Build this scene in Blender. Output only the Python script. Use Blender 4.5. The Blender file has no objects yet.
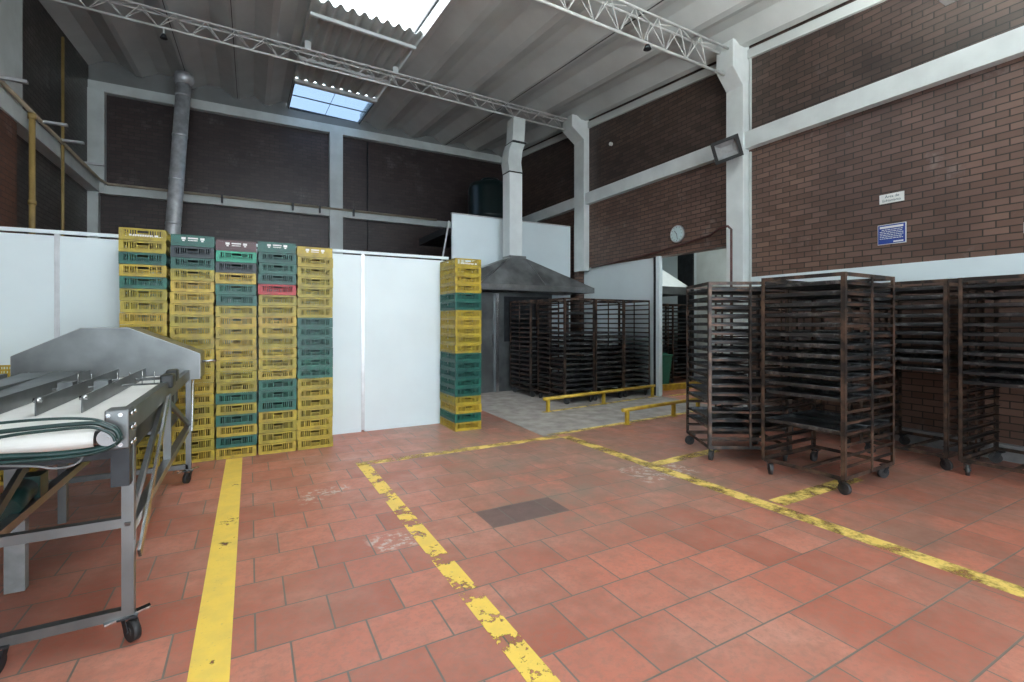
import bpy, math, random
from mathutils import Vector, Matrix
random.seed(7)
SC = bpy.context.scene
COL = SC.collection
PI = math.pi
XR, XL, YB, YF = 6.75, -2.88, 12.76, -5.0      # right wall, left wall, back wall, open front end behind the camera
def roofz(x, y): return 6.68 - .085*(YB-y) - .035*(x+2.73)

# ------------------------------------------------------------------ mesh helper
class MB:
    def __init__(s): s.v=[]; s.f=[]; s.sm=[]
    def add(s, vs, fs, smooth=False):
        n=len(s.v); s.v += [tuple(v) for v in vs]; s.f += [tuple(i+n for i in f) for f in fs]; s.sm += [smooth]*len(fs); return s
    def box(s, x0,x1,y0,y1,z0,z1, m=None):
        vs=[Vector(p) for p in ((x0,y0,z0),(x1,y0,z0),(x1,y1,z0),(x0,y1,z0),(x0,y0,z1),(x1,y0,z1),(x1,y1,z1),(x0,y1,z1))]
        if m is not None: vs=[m@v for v in vs]
        return s.add(vs, [(0,3,2,1),(4,5,6,7),(0,1,5,4),(1,2,6,5),(2,3,7,6),(3,0,4,7)])
    def bar(s, a, b, w, h=None, up=(0,0,1)):          # rectangular bar from a to b
        a=Vector(a); b=Vector(b); h=h or w; d=(b-a).normalized(); u=Vector(up)
        if abs(d.dot(u))>.98: u=Vector((1,0,0))
        r=d.cross(u).normalized(); u=r.cross(d).normalized()
        vs=[p+r*sx*w/2+u*sz*h/2 for p in (a,b) for sx,sz in ((-1,-1),(1,-1),(1,1),(-1,1))]
        return s.add(vs, [(0,3,2,1),(4,5,6,7),(0,1,5,4),(1,2,6,5),(2,3,7,6),(3,0,4,7)])
    def tube(s, pts, r, n=10, closed=False):
        P=[Vector(p) for p in pts]; rs=r if isinstance(r,(list,tuple)) else [r]*len(P); vs=[]; fs=[]; pu=None
        for i,p in enumerate(P):
            d=((P[min(i+1,len(P)-1)]-P[max(i-1,0)])).normalized()
            u=pu if pu is not None else (Vector((0,0,1)) if abs(d.z)<.9 else Vector((1,0,0)))
            u=(u-d*u.dot(d)).normalized(); pu=u; w=d.cross(u)
            for k in range(n):
                a=2*PI*k/n; vs.append(p+(u*math.cos(a)+w*math.sin(a))*rs[i])
        for i in range(len(P)-1):
            for k in range(n):
                fs.append((i*n+k, i*n+(k+1)%n, (i+1)*n+(k+1)%n, (i+1)*n+k))
        s.add(vs, fs, True)
        m=len(s.v)-len(vs)
        s.f += [tuple(m+k for k in reversed(range(n))), tuple(m+(len(P)-1)*n+k for k in range(n))]; s.sm += [False]*2
        return s
    def cyl(s, a, b, r, n=20, r2=None): return s.tube([a,b],[r, r if r2 is None else r2], n)
    def prism(s, poly, a, b, axis='y'):               # poly of 2-D points swept along an axis from a to b
        def P(p,t):
            return {'y':(p[0],t,p[1]),'x':(t,p[0],p[1]),'z':(p[0],p[1],t)}[axis]
        n=len(poly); vs=[P(p,a) for p in poly]+[P(p,b) for p in poly]
        fs=[tuple(range(n)), tuple(reversed(range(n,2*n)))]+[(i,i+n,(i+1)%n+n,(i+1)%n) for i in range(n)]
        return s.add(vs,fs)
    def build(s, name, mat, parent=None, bevel=0):
        me=bpy.data.meshes.new(name); me.from_pydata(s.v,[],s.f)
        me.polygons.foreach_set('use_smooth', s.sm); me.update()
        import bmesh
        bm=bmesh.new(); bm.from_mesh(me); bmesh.ops.recalc_face_normals(bm, faces=bm.faces); bm.to_mesh(me); bm.free()
        me.materials.append(mat)
        o=bpy.data.objects.new(name, me); COL.objects.link(o)
        if parent: o.parent=parent
        if bevel:
            b=o.modifiers.new('bevel','BEVEL'); b.width=bevel; b.segments=2; b.limit_method='ANGLE'
        return o

def tag(o, label=None, cat=None, group=None, kind=None):
    if label: o['label']=label
    if cat: o['category']=cat
    if group: o['group']=group
    if kind: o['kind']=kind
    return o
def thing(name, label, cat, loc=(0,0,0), rz=0, group=None):
    o=bpy.data.objects.new(name,None); COL.objects.link(o); o.location=loc; o.rotation_euler=(0,0,rz); o.empty_display_size=.1
    return tag(o,label,cat,group)
def struct(name, mb, mat, label=None, parent=None, bevel=0):
    o=mb.build(name,mat,parent,bevel); 
    if parent is None: o['kind']='structure'
    if label: o['label']=label
    return o
def dup(root, loc, rz=0, label=None, group=None, cat=None):
    r=root.copy(); COL.objects.link(r); r.location=loc; r.rotation_euler=(0,0,rz)
    if label: r['label']=label
    if group: r['group']=group
    for ch in root.children:
        c=ch.copy(); COL.objects.link(c); c.parent=r
        for g in ch.children:
            d=g.copy(); COL.objects.link(d); d.parent=c
    return r

# ------------------------------------------------------------------ materials
def new(name):
    m=bpy.data.materials.new(name); m.use_nodes=True; nt=m.node_tree
    b=nt.nodes['Principled BSDF']; return m,nt,b
def N(nt,t,**k):
    n=nt.nodes.new(t)
    for a,v in k.items():
        if a in n.inputs: n.inputs[a].default_value=v
        else: setattr(n,a,v)
    return n
def L(nt,a,b): nt.links.new(a,b)
def rgb(c): return (c[0],c[1],c[2],1)
def mix(nt,fac,a,b,bt='MIX'):
    n=nt.nodes.new('ShaderNodeMix'); n.data_type='RGBA'; n.blend_type=bt
    for i,x in ((0,fac),(6,a),(7,b)):
        if hasattr(x,'node'): L(nt,x,n.inputs[i])
        else: n.inputs[i].default_value = x if i==0 else rgb(x)
    return n.outputs[2]
def ramp(nt,src,p0,p1,c0=(0,0,0),c1=(1,1,1)):
    r=nt.nodes.new('ShaderNodeValToRGB'); L(nt,src,r.inputs[0]); e=r.color_ramp.elements
    e[0].position=p0; e[1].position=p1; e[0].color=rgb(c0); e[1].color=rgb(c1); return r.outputs[0]
def pos(nt): return N(nt,'ShaderNodeNewGeometry').outputs['Position']
def objc(nt): return N(nt,'ShaderNodeTexCoord').outputs['Object']
def noise(nt,vec,scale,detail=3,rough=.55):
    n=N(nt,'ShaderNodeTexNoise',Scale=scale,Detail=detail,Roughness=rough); L(nt,vec,n.inputs['Vector']); return n.outputs['Fac']
def bump(nt,b,h,strength=.3,dist=.01):
    n=N(nt,'ShaderNodeBump',Strength=strength,Distance=dist); L(nt,h,n.inputs['Height']); L(nt,n.outputs[0],b.inputs['Normal'])
def simple(name,col,rough=.5,metal=0,var=.12,scale=8,dark=None,spec=None,bstr=0,space='pos',lo=.35,hi=.7):
    m,nt,b=new(name); v=pos(nt) if space=='pos' else objc(nt)
    f=noise(nt,v,scale,4)
    d=dark or tuple(c*(1-var*2) for c in col)
    c=mix(nt, ramp(nt,f,lo,hi), d, col)
    L(nt,c,b.inputs['Base Color']); b.inputs['Roughness'].default_value=rough; b.inputs['Metallic'].default_value=metal
    if bstr: bump(nt,b,noise(nt,v,scale*6,4),bstr,.004)
    return m
M={}
M['white']=simple('white_paint',(.58,.64,.62),.6,var=.10,scale=2.5)
M['whiteb']=simple('white_beam_paint',(.70,.76,.75),.6,var=.07,scale=3)
M['panel']=simple('white_panel',(.70,.80,.82),.45,var=.03,scale=1.5)
M['alu']=simple('aluminium',(.55,.57,.58),.35,.7,var=.1)
M['truss']=simple('truss_paint',(.66,.68,.66),.5,var=.1,scale=10)
M['roof']=simple('fibre_cement',(.60,.645,.63),.75,var=.08,scale=1.2,bstr=.1)
M['roofd']=simple('fibre_cement_closure',(.22,.235,.23),.8,var=.1,scale=2)
M['conc']=simple('concrete_floor',(.40,.38,.34),.8,var=.2,scale=5,dark=(.24,.22,.20),bstr=.3)
M['curb']=simple('concrete_curb',(.30,.31,.31),.8,var=.2,scale=6)
M['steel']=simple('stainless',(.34,.35,.35),.32,.92,var=.14,scale=5)
M['steeld']=simple('stainless_dull',(.20,.215,.215),.40,.85,var=.2,scale=3)
M['hood']=simple('hood_steel',(.27,.29,.29),.42,.45,var=.25,scale=2,dark=(.09,.095,.095))
M['galv']=simple('galvanised',(.66,.70,.72),.48,.45,var=.2,scale=6)
M['chrome']=simple('bright_steel',(.50,.51,.51),.25,1,var=.05)
M['belt']=simple('belt_white',(.80,.80,.76),.5,var=.06,scale=4)
M['rubber']=simple('rubber',(.02,.02,.02),.6)
M['caster']=simple('caster_wheel',(.045,.045,.045),.5,var=.3,scale=20)
M['hose']=simple('hose',(.012,.045,.04),.35,var=.2,scale=15)
M['cable']=simple('grey_cable',(.18,.19,.19),.4)
M['yelpaint']=simple('rail_yellow',(.62,.43,.03),.45,var=.15,scale=12,dark=(.40,.26,.03))
M['yelpipe']=simple('conduit_yellow',(.36,.25,.085),.5,var=.2,scale=4)
M['beigepipe']=simple('pipe_beige',(.42,.36,.26),.5,var=.2,scale=3)
M['redpipe']=simple('pipe_oxide',(.10,.035,.03),.5,var=.2)
M['black']=simple('black_plastic',(.015,.02,.02),.4)
M['bin']=simple('bin_green',(.02,.16,.10),.5)
M['tank']=simple('tank_green',(.003,.014,.015),.3,var=.1,scale=1)
M['blue']=simple('sign_blue',(.02,.06,.30),.4)
M['signw']=simple('sign_white',(.72,.74,.72),.5,var=.03)
M['ink']=simple('sign_ink',(.03,.12,.12),.5)
M['clockf']=simple('clock_face',(.55,.70,.70),.3,var=.03)
M['darkst']=simple('dark_steel',(.04,.045,.05),.45,.6,var=.2)
M['rust']=simple('rack_rust',(.20,.125,.085),.5,.55,scale=7,dark=(.035,.030,.027),lo=.42,hi=.72,bstr=.2)
M['rustrail']=simple('rail_rust',(.15,.08,.05),.5,.5,scale=5,dark=(.022,.020,.018),lo=.45,hi=.75)
def tray_mat():
    m,nt,b=new('tray_black'); v=pos(nt)
    f=noise(nt,v,9,5,.7)
    c=mix(nt,ramp(nt,f,.52,.72),(.06,.064,.066),(.28,.285,.285))
    L(nt,c,b.inputs['Base Color']); b.inputs['Metallic'].default_value=.7
    L(nt,ramp(nt,noise(nt,v,4),.3,.7,(.28,)*3,(.5,)*3),b.inputs['Roughness']); return m
M['tray']=tray_mat()
def plastic(name,col,dirt):
    m,nt,b=new(name); v=pos(nt)
    oi=N(nt,'ShaderNodeObjectInfo')
    hv=N(nt,'ShaderNodeHueSaturation'); 
    mr=N(nt,'ShaderNodeMapRange'); L(nt,oi.outputs['Random'],mr.inputs[0]); mr.inputs[3].default_value=.75; mr.inputs[4].default_value=1.15
    mh=N(nt,'ShaderNodeMapRange'); L(nt,oi.outputs['Random'],mh.inputs[0]); mh.inputs[3].default_value=.515; mh.inputs[4].default_value=.49
    L(nt,mr.outputs[0],hv.inputs['Value']); L(nt,mh.outputs[0],hv.inputs['Hue'])
    c=mix(nt,ramp(nt,noise(nt,v,14,4),.4,.75),col,dirt); L(nt,c,hv.inputs['Color'])
    L(nt,hv.outputs[0],b.inputs['Base Color']); b.inputs['Roughness'].default_value=.42; return m
M['cy']=plastic('crate_yellow',(.46,.345,.026),(.27,.20,.025))
M['cg']=plastic('crate_green',(.007,.12,.085),(.008,.07,.055))
M['ck']=plastic('crate_dark',(.008,.028,.034),(.012,.03,.03))
M['cl']=plastic('crate_bright_green',(.015,.32,.20),(.02,.22,.15))
M['cr']=plastic('crate_red',(.50,.02,.045),(.32,.03,.04))
M['cm']=plastic('crate_maroon',(.085,.03,.035),(.06,.035,.03))
M['print']=simple('print_white',(.8,.8,.78),.5,var=.05)

def brick_mat(name,axis,c1,c2,mort,pale=(.32,.30,.29),zoff=0):
    m,nt,b=new(name); p=pos(nt); sx=N(nt,'ShaderNodeSeparateXYZ'); L(nt,p,sx.inputs[0])
    cm=N(nt,'ShaderNodeCombineXYZ'); L(nt,sx.outputs[axis],cm.inputs[0]); L(nt,sx.outputs[2],cm.inputs[1])
    br=N(nt,'ShaderNodeTexBrick',offset=.5); L(nt,cm.outputs[0],br.inputs['Vector'])
    br.inputs['Scale'].default_value=1; br.inputs['Brick Width'].default_value=.205; br.inputs['Row Height'].default_value=.074
    br.inputs['Mortar Size'].default_value=.006; br.inputs['Mortar Smooth'].default_value=.2; br.inputs['Bias'].default_value=0
    br.inputs['Color1'].default_value=rgb(c1); br.inputs['Color2'].default_value=rgb(c2); br.inputs['Mortar'].default_value=rgb(mort)
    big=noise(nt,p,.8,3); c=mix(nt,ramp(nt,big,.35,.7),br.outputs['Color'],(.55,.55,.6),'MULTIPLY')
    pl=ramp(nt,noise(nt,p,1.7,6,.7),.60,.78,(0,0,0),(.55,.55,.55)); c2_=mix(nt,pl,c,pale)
    c3=mix(nt,br.outputs['Fac'],c2_,mort)
    L(nt,c3,b.inputs['Base Color']); b.inputs['Roughness'].default_value=.42
    sub=N(nt,'ShaderNodeMath',operation='SUBTRACT'); sub.inputs[0].default_value=1; L(nt,br.outputs['Fac'],sub.inputs[1])
    bump(nt,b,sub.outputs[0],.6,.012); return m
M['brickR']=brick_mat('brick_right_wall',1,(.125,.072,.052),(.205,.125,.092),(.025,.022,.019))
M['brickU']=brick_mat('brick_right_upper',1,(.060,.040,.032),(.115,.075,.058),(.018,.016,.015),pale=(.15,.14,.135))  # darker brick tones for the right wall above the middle beam
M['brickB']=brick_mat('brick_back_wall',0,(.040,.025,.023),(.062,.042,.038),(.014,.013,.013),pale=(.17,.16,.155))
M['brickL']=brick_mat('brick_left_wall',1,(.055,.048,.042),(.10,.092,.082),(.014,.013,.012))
M['brickP']=brick_mat('brick_pilaster',1,(.11,.045,.028),(.15,.065,.04),(.04,.03,.028))

def floor_mat():
    m,nt,b=new('terracotta_tiles'); p=pos(nt)
    mp=N(nt,'ShaderNodeMapping'); L(nt,p,mp.inputs[0]); mp.inputs['Location'].default_value=(-TX,-TY,0)
    # slight waviness of the joints
    br=N(nt,'ShaderNodeTexBrick',offset=.42); L(nt,mp.outputs[0],br.inputs['Vector'])
    br.inputs['Scale'].default_value=1; br.inputs['Brick Width'].default_value=.322; br.inputs['Row Height'].default_value=.305
    br.inputs['Mortar Size'].default_value=.005; br.inputs['Mortar Smooth'].default_value=.3; br.inputs['Bias'].default_value=-.1
    br.inputs['Color1'].default_value=rgb((.52,.185,.122)); br.inputs['Color2'].default_value=rgb((.335,.098,.060)); br.inputs['Mortar'].default_value=rgb((.17,.15,.125))
    c=br.outputs['Color']
    n1=noise(nt,p,1.1,4,.6); c=mix(nt,ramp(nt,n1,.45,.75,(0,0,0),(.6,.6,.6)),c,(.52,.33,.26))
    n2=noise(nt,p,6,6,.7); c=mix(nt,ramp(nt,n2,.45,.75,(0,0,0),(.6,.6,.6)),c,(.34,.15,.105))
    c=mix(nt,ramp(nt,noise(nt,p,2.3,5,.65),.5,.62,(0,0,0),(.35,.35,.35)),c,(.30,.10,.06))
    # worn grey-brown traffic zone in front of the racks
    n3=noise(nt,p,30,5,.75); n4=noise(nt,p,.55,2); 
    c=mix(nt,ramp(nt,n3,.48,.60,(0,0,0),(.42,.42,.42)),c,(.27,.16,.12))
    sx=N(nt,'ShaderNodeSeparateXYZ'); L(nt,p,sx.inputs[0])
    def rng(i,a,bb,soft):
        x=N(nt,'ShaderNodeMapRange'); L(nt,sx.outputs[i],x.inputs[0]); x.inputs[1].default_value=a-soft; x.inputs[2].default_value=a
        y=N(nt,'ShaderNodeMapRange'); L(nt,sx.outputs[i],y.inputs[0]); y.inputs[1].default_value=bb+soft; y.inputs[2].default_value=bb
        q=N(nt,'ShaderNodeMath',operation='MULTIPLY'); L(nt,x.outputs[0],q.inputs[0]); L(nt,y.outputs[0],q.inputs[1]); return q.outputs[0]
    def rect(x0,x1,y0,y1,soft,amt):
        q=N(nt,'ShaderNodeMath',operation='MULTIPLY'); L(nt,rng(0,x0,x1,soft),q.inputs[0]); L(nt,rng(1,y0,y1,soft),q.inputs[1])
        r=N(nt,'ShaderNodeMath',operation='MULTIPLY'); L(nt,q.outputs[0],r.inputs[0]); r.inputs[1].default_value=amt; return r.outputs[0]
    # scuffed dusty area between the lines
    q=N(nt,'ShaderNodeMath',operation='MULTIPLY'); L(nt,rect(2.0,3.6,2.9,6.2,.8,1.0),q.inputs[0]); L(nt,ramp(nt,noise(nt,p,3,6,.75),.35,.65),q.inputs[1])
    c=mix(nt,q.outputs[0],c,(.27,.20,.155))
    q=N(nt,'ShaderNodeMath',operation='MULTIPLY'); L(nt,rect(3.5,7.0,.5,4.9,.5,.75),q.inputs[0]); L(nt,ramp(nt,noise(nt,p,2.2,6,.7),.40,.62),q.inputs[1])
    c=mix(nt,q.outputs[0],c,(.24,.135,.10))
    # two replaced grey tiles
    c=mix(nt,rect(TX+.322*3.0+.006,TX+.322*5.0-.006,TY+.305*6+.006,TY+.305*7-.006,.002,.85),c,(.13,.095,.085))
    # pale plaster splashes
    for (x,y,rx,ry) in ((.55,4.2,.16,.07),(.42,4.05,.05,.04),(.80,3.05,.12,.09),(3.35,3.3,.3,.2)):
        q=N(nt,'ShaderNodeMath',operation='MULTIPLY'); L(nt,rect(x-rx,x+rx,y-ry,y+ry,.05,.8),q.inputs[0]); L(nt,ramp(nt,noise(nt,p,16,4,.7),.5,.58),q.inputs[1])
        c=mix(nt,q.outputs[0],c,(.55,.48,.42))
    c=mix(nt,br.outputs['Fac'],c,(.16,.145,.12))
    L(nt,c,b.inputs['Base Color'])
    L(nt,ramp(nt,n2,.3,.7,(.34,)*3,(.55,)*3),b.inputs['Roughness'])
    ad=N(nt,'ShaderNodeMath',operation='MULTIPLY_ADD'); L(nt,br.outputs['Fac'],ad.inputs[0]); ad.inputs[1].default_value=-1; L(nt,n2,ad.inputs[2])
    bump(nt,b,ad.outputs[0],.35,.004); return m
TX,TY=.478,1.085
M['floor']=floor_mat()
def paint_mat(name,thr,col=(.86,.60,.10),soft=.03):
    m,nt,b=new(name); p=pos(nt); out=nt.nodes['Material Output']
    n=noise(nt,p,5,5,.62); n2=noise(nt,p,40,4,.7)
    ad=N(nt,'ShaderNodeMath',operation='MULTIPLY_ADD'); L(nt,n2,ad.inputs[0]); ad.inputs[1].default_value=.22; L(nt,n,ad.inputs[2])
    a=ramp(nt,ad.outputs[0],thr,thr+soft)
    c=mix(nt,ramp(nt,noise(nt,p,9,4),.4,.75),col,(.74,.53,.11)); c=mix(nt,ramp(nt,n2,.6,.7,(0,0,0),(.4,.4,.4)),c,(.35,.27,.15))
    L(nt,c,b.inputs['Base Color']); b.inputs['Roughness'].default_value=.5
    tr=N(nt,'ShaderNodeBsdfTransparent'); mx=N(nt,'ShaderNodeMixShader'); L(nt,a,mx.inputs[0]); L(nt,tr.outputs[0],mx.inputs[1]); L(nt,b.outputs[0],mx.inputs[2])
    L(nt,mx.outputs[0],out.inputs[0]); return m
M['lineA']=paint_mat('line_paint_fresh',.405)
M['lineB']=paint_mat('line_paint_worn',.545,soft=.04)
M['lineC']=paint_mat('line_paint_scuffed',.46,(.80,.60,.17),.24)
def pane(name,tint,mixf,rough=.1):
    m,nt,b=new(name); out=nt.nodes['Material Output']
    tr=N(nt,'ShaderNodeBsdfTransparent'); tr.inputs[0].default_value=rgb(tint); gl=N(nt,'ShaderNodeBsdfGlossy'); gl.inputs['Roughness'].default_value=rough
    mx=N(nt,'ShaderNodeMixShader'); mx.inputs[0].default_value=mixf; L(nt,tr.outputs[0],mx.inputs[1]); L(nt,gl.outputs[0],mx.inputs[2]); L(nt,mx.outputs[0],out.inputs[0]); return m
M['paneC']=pane('skylight_clear',(.97,.95,.95),.03)
M['paneB']=pane('skylight_tinted',(.27,.315,.37),.04)
def emit(name,col,s):
    m,nt,b=new(name); b.inputs['Base Color'].default_value=rgb(col); b.inputs['Emission Color'].default_value=rgb(col); b.inputs['Emission Strength'].default_value=s; return m
M['tubelight']=emit('fluorescent_tube',(.95,1,1),9)

# ------------------------------------------------------------------ setting: floor
struct('floor', MB().box(XL,XR,YF,YB,-.2,0), M['floor'])
struct('floor_concrete', MB().prism([(3.14,4.93),(XR,5.2),(XR,YB-.01),(3.30,YB-.01),(3.22,6.9)],.0,.004,'z'), M['conc'])
# painted lines (thin coats of paint lying on the tiles)
def line(name,a,b,w,mat):
    a=Vector((*a,0));b=Vector((*b,0)); d=(b-a).normalized(); r=Vector((-d.y,d.x,0))*w/2; z=Vector((0,0,.0015))
    mb=MB(); mb.add([a-r,b-r,b+r,a+r,a-r+z,b-r+z,b+r+z,a+r+z],[(0,3,2,1),(4,5,6,7),(0,1,5,4),(1,2,6,5),(2,3,7,6),(3,0,4,7)])
    o=mb.build(name,mat); o['kind']='structure'; return o
line('floor_line',(-.145,.0),(-.14,5.66),.145,M['lineA'])
line('floor_line',(1.01,.6),(.972,4.835),.115,M['lineB'])
line('floor_line',(.915,4.85),(3.30,4.85),.12,M['lineC'])
line('floor_line',(3.37,4.82),(3.53,.2),.14,M['lineC'])
line('floor_line',(3.50,3.46),(4.45,3.52),.12,M['lineC'])
line('floor_line',(3.57,2.27),(4.75,2.29),.13,M['lineC'])
line('floor_line',(3.22,4.95),(6.6,5.22),.09,M['lineC']).location.z=.004
line('floor_line',(3.95,6.24),(6.7,6.57),.09,M['lineC']).location.z=.004
line('floor_line',(6.95,6.5),(9.2,6.6),.10,M['lineC'])

# ------------------------------------------------------------------ setting: walls
T=.22
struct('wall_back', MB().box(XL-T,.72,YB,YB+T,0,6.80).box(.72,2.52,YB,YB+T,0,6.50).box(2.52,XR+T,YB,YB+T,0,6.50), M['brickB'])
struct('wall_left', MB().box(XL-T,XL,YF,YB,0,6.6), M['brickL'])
OP0,OP1,OZ=5.03,8.92,2.62; MZ0,MZ1=4.06,4.31
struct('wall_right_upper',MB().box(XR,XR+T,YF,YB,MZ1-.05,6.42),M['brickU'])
wr=MB().box(XR,XR+T,YF,YB,OZ,MZ1-.05); wr.box(XR,XR+T,YF,OP0,0,OZ); wr.box(XR,XR+T,OP1,YB,0,OZ)
struct('wall_right', wr, M['brickR'])
struct('wall_infill', MB().box(XR+.02,XR+.16,6.66,OP1,0,OZ), M['panel'])
struct('wall_front', MB().box(XL-T,XL+.9,YF-T,YF,0,6.2).box(3.9,XR+T,YF-T,YF,0,6.0).box(XL+.9,3.9,YF-T,YF,4.8,6.2), M['brickB'])  # unseen; opening closed at right to keep daylight off the floor by the racks
# white bands of the concrete frame
struct('beam_back_upper', MB().box(XL,XR,YB-.14,YB,6.10,6.30), M['white'])
struct('trim_back_closure', MB().prism([(XL,6.30),(.80,6.30),(.80,6.66),(XL,6.78)],YB-.10,YB,'y').box(.80,2.46,YB-.10,YB,6.30,6.49).prism([(2.46,6.30),(XR,6.30),(XR,6.44),(2.46,6.59)],YB-.10,YB,'y'), M['roofd'])
struct('beam_back_middle', MB().box(XL,XR,YB-.16,YB,MZ0-.04,MZ0+.13), M['white'])
struct('beam_right_middle', MB().box(XR-.12,XR,YF,YB-.16,MZ0-.02,MZ1-.02), M['whiteb'])
struct('beam_right_lower', MB().box(XR-.03,XR,YF,4.68,1.87,2.08), M['panel'])
struct('beam_left_middle', MB().box(XL,XL+.19,YF,YB-.16,MZ0-.02,MZ1-.04), M['white'])
struct('baseboard_right', MB().box(XR-.10,XR,YF,4.70,0,.16), M['curb'])
struct('beam_right_upper', MB().prism([(YF,roofz(XR,YF)-.24),(YB-.15,roofz(XR,YB)-.24),(YB-.15,roofz(XR,YB)-.10),(YF,roofz(XR,YF)-.10)],XR-.05,XR,'x'), M['roof'])
# columns
def col_right(y0,y1,xf,zh,xh,z0=0):
    mb=MB(); zt=roofz(XR,y1)-.03
    mb.prism([(XR,z0),(xf,z0),(xf,zh-.12),(xh,zh+.12),(xh,zt),(XR,zt)],y0,y1,'y')
    return struct('column', mb, M['whiteb'], bevel=.01)
col_right(4.73,5.03,6.60,5.13,6.37)
col_right(8.70,9.08,6.60,5.62,6.27,2.55)
struct('column',MB().box(6.63,XR,8.93,9.08,0,2.55),M['brickR'])
struct('column', MB().box(1.73,2.04,YB-.2,YB,0,6.12), M['white'])
struct('column', MB().box(XL,XL+.17,YB-.18,YB,0,4.1).box(XL,XL+.27,YB-.18,YB,4.1,6.12), M['white'])
struct('column', MB().box(XL,XL+.2,8.10,8.80,MZ1-.04,6.32), M['white'])
struct('wall_pilaster', MB().box(XL,XL+.16,8.15,8.75,0,MZ0-.02), M['brickP'])
struct('trim_conduit', MB().box(XR-.03,XR,4.69,4.715,0,4.0), M['white'])
struct('trim_conduit', MB().box(XR-.03,XR,4.69,4.715,4.32,5.45), M['white'])

# ------------------------------------------------------------------ setting: roof of wide trapezoidal fibre-cement channels
def profile():
    pts=[]; hi=.08; lo=-.08
    for j in [2.98+.9*k for k in range(5)]:
        pts+= [(j-.34,hi),(j-.06,lo),(j+.06,lo),(j+.36,hi)]
    R=[(2.46,hi)]+[p for p in pts if p[0]<XR+.3]
    Lp=[]
    for j in [-2.95,-2.05,-1.15,-.25]:
        Lp+=[(j-.32,hi),(j-.05,lo),(j+.05,lo),(j+.32,hi)]
    Lp=[p for p in Lp if p[0]>-3.1]+[(.30,lo),(.40,lo),(.64,hi),(.80,hi)]
    return Lp,R
Lp,Rp=profile()
def sheet(name,prof,y0,y1,mat,th=.012,dz=0):
    mb=MB(); n=len(prof); vs=[]
    for y in (y0,y1):
        for x,h in prof: vs.append((x,y,roofz(x,y)+h+dz))
    for y in (y0,y1):
        for x,h in prof: vs.append((x,y,roofz(x,y)+h+dz+th))
    fs=[]
    for i in range(n-1):
        fs+=[(i,i+1,n+i+1,n+i),(2*n+i,3*n+i,3*n+i+1,2*n+i+1),(i,2*n+i,2*n+i+1,i+1),(n+i,n+i+1,3*n+i+1,3*n+i)]
    fs+=[(0,n,3*n,2*n),(n-1,3*n-1,4*n-1,2*n-1)]
    mb.add(vs,fs); return struct(name,mb,mat)
sheet('ceiling_left',Lp,YF-.3,YB+.15,M['roof'])
sheet('ceiling_right',Rp,YF-.3,YB+.15,M['roof'])
# overlap joints of the sheets: thin dark bars stand in for the shadow gaps
for j,n in ((4.78,1),(-1.15,1),(-.25,1)):
    mb=MB(); mb.bar((j,YF,roofz(j,YF)-.086),(j,YB-.15,roofz(j,YB-.15)-.086),.010,.010); struct('trim_lap_shadow',mb,M['darkst'])
# the skylight strip: small-wave sheet between a tinted far pane and clear panes towards the camera
SX0,SX1=.80,2.46
wave=[(SX0+(SX1-SX0)*i/80, .040*math.sin(i/80*2*PI*9.5)) for i in range(81)]
sheet('ceiling_wave_sheet',wave,7.5,10.78,M['roof'],.006,.0)
sheet('ceiling_wave_sheet',wave,-.5,2.6,M['roof'],.006,.0)
for (y0,y1,mt,dz,nx,ny) in ((10.80,12.70,'paneB',0,2,2),(2.55,8.2,'paneC',.22,1,3),(YF,-.5,'paneC',.14,1,3)):
    fr=MB(); g=MB(); q=[]
    for x,y in ((SX0,y0),(SX1,y0),(SX1,y1),(SX0,y1)): q.append(Vector((x,y,roofz(x,y)+dz)))
    g.add([p for p in q]+[p+Vector((0,0,.008)) for p in q],[(0,1,2,3),(7,6,5,4),(0,4,5,1),(1,5,6,2),(2,6,7,3),(3,7,4,0)])
    win=fr
    for i in range(nx+1):
        x=SX0+(SX1-SX0)*i/nx; w=.05 if i in (0,nx) else .008
        fr.bar((x,y0,roofz(x,y0)+dz-.01),(x,y1,roofz(x,y1)+dz-.01),w,.05 if w>.01 else .01)
    for i in range(ny+1):
        y=y0+(y1-y0)*i/ny; w=.05 if i in (0,ny) else .018
        fr.bar((SX0,y,roofz(SX0,y)+dz-.01),(SX1,y,roofz(SX1,y)+dz-.01),w,.05 if w>.02 else .02)
    o=struct('window_'+('1' if mt=='paneB' else ('2' if y0>0 else '3')),fr,M['darkst']); g.build('pane',M[mt],o)
# side flashings of the strip
for x in (SX0-.012,SX1+.012):
    struct('trim_skylight',MB().add([(x-.008,y,roofz(x,y)+h) for y in (YF,YB-.14) for h in (-.05,.2)]+[(x+.008,y,roofz(x,y)+h) for y in (YF,YB-.14) for h in (-.05,.2)],
      [(0,1,3,2),(4,6,7,5),(0,4,5,1),(2,3,7,6),(0,2,6,4),(1,5,7,3)]),M['roof'])
struct('beam_skylight', MB().bar((SX0,7.86,roofz(SX0,8)-.075),(SX1,7.90,roofz(SX1,8)-.075),.05,.05), M['whiteb'])
struct('beam_skylight', MB().bar((SX0,10.74,roofz(SX0,10.7)-.06),(SX1,10.74,roofz(SX1,10.7)-.06),.10,.07), M['roof'])
for y in (9.6,6.0,3.4,.4,-2.6):
    struct('beam_purlin', MB().bar((SX0,y,roofz(SX0,y)-.05),(SX1,y,roofz(SX1,y)-.05),.05,.06), M['whiteb'])

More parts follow.
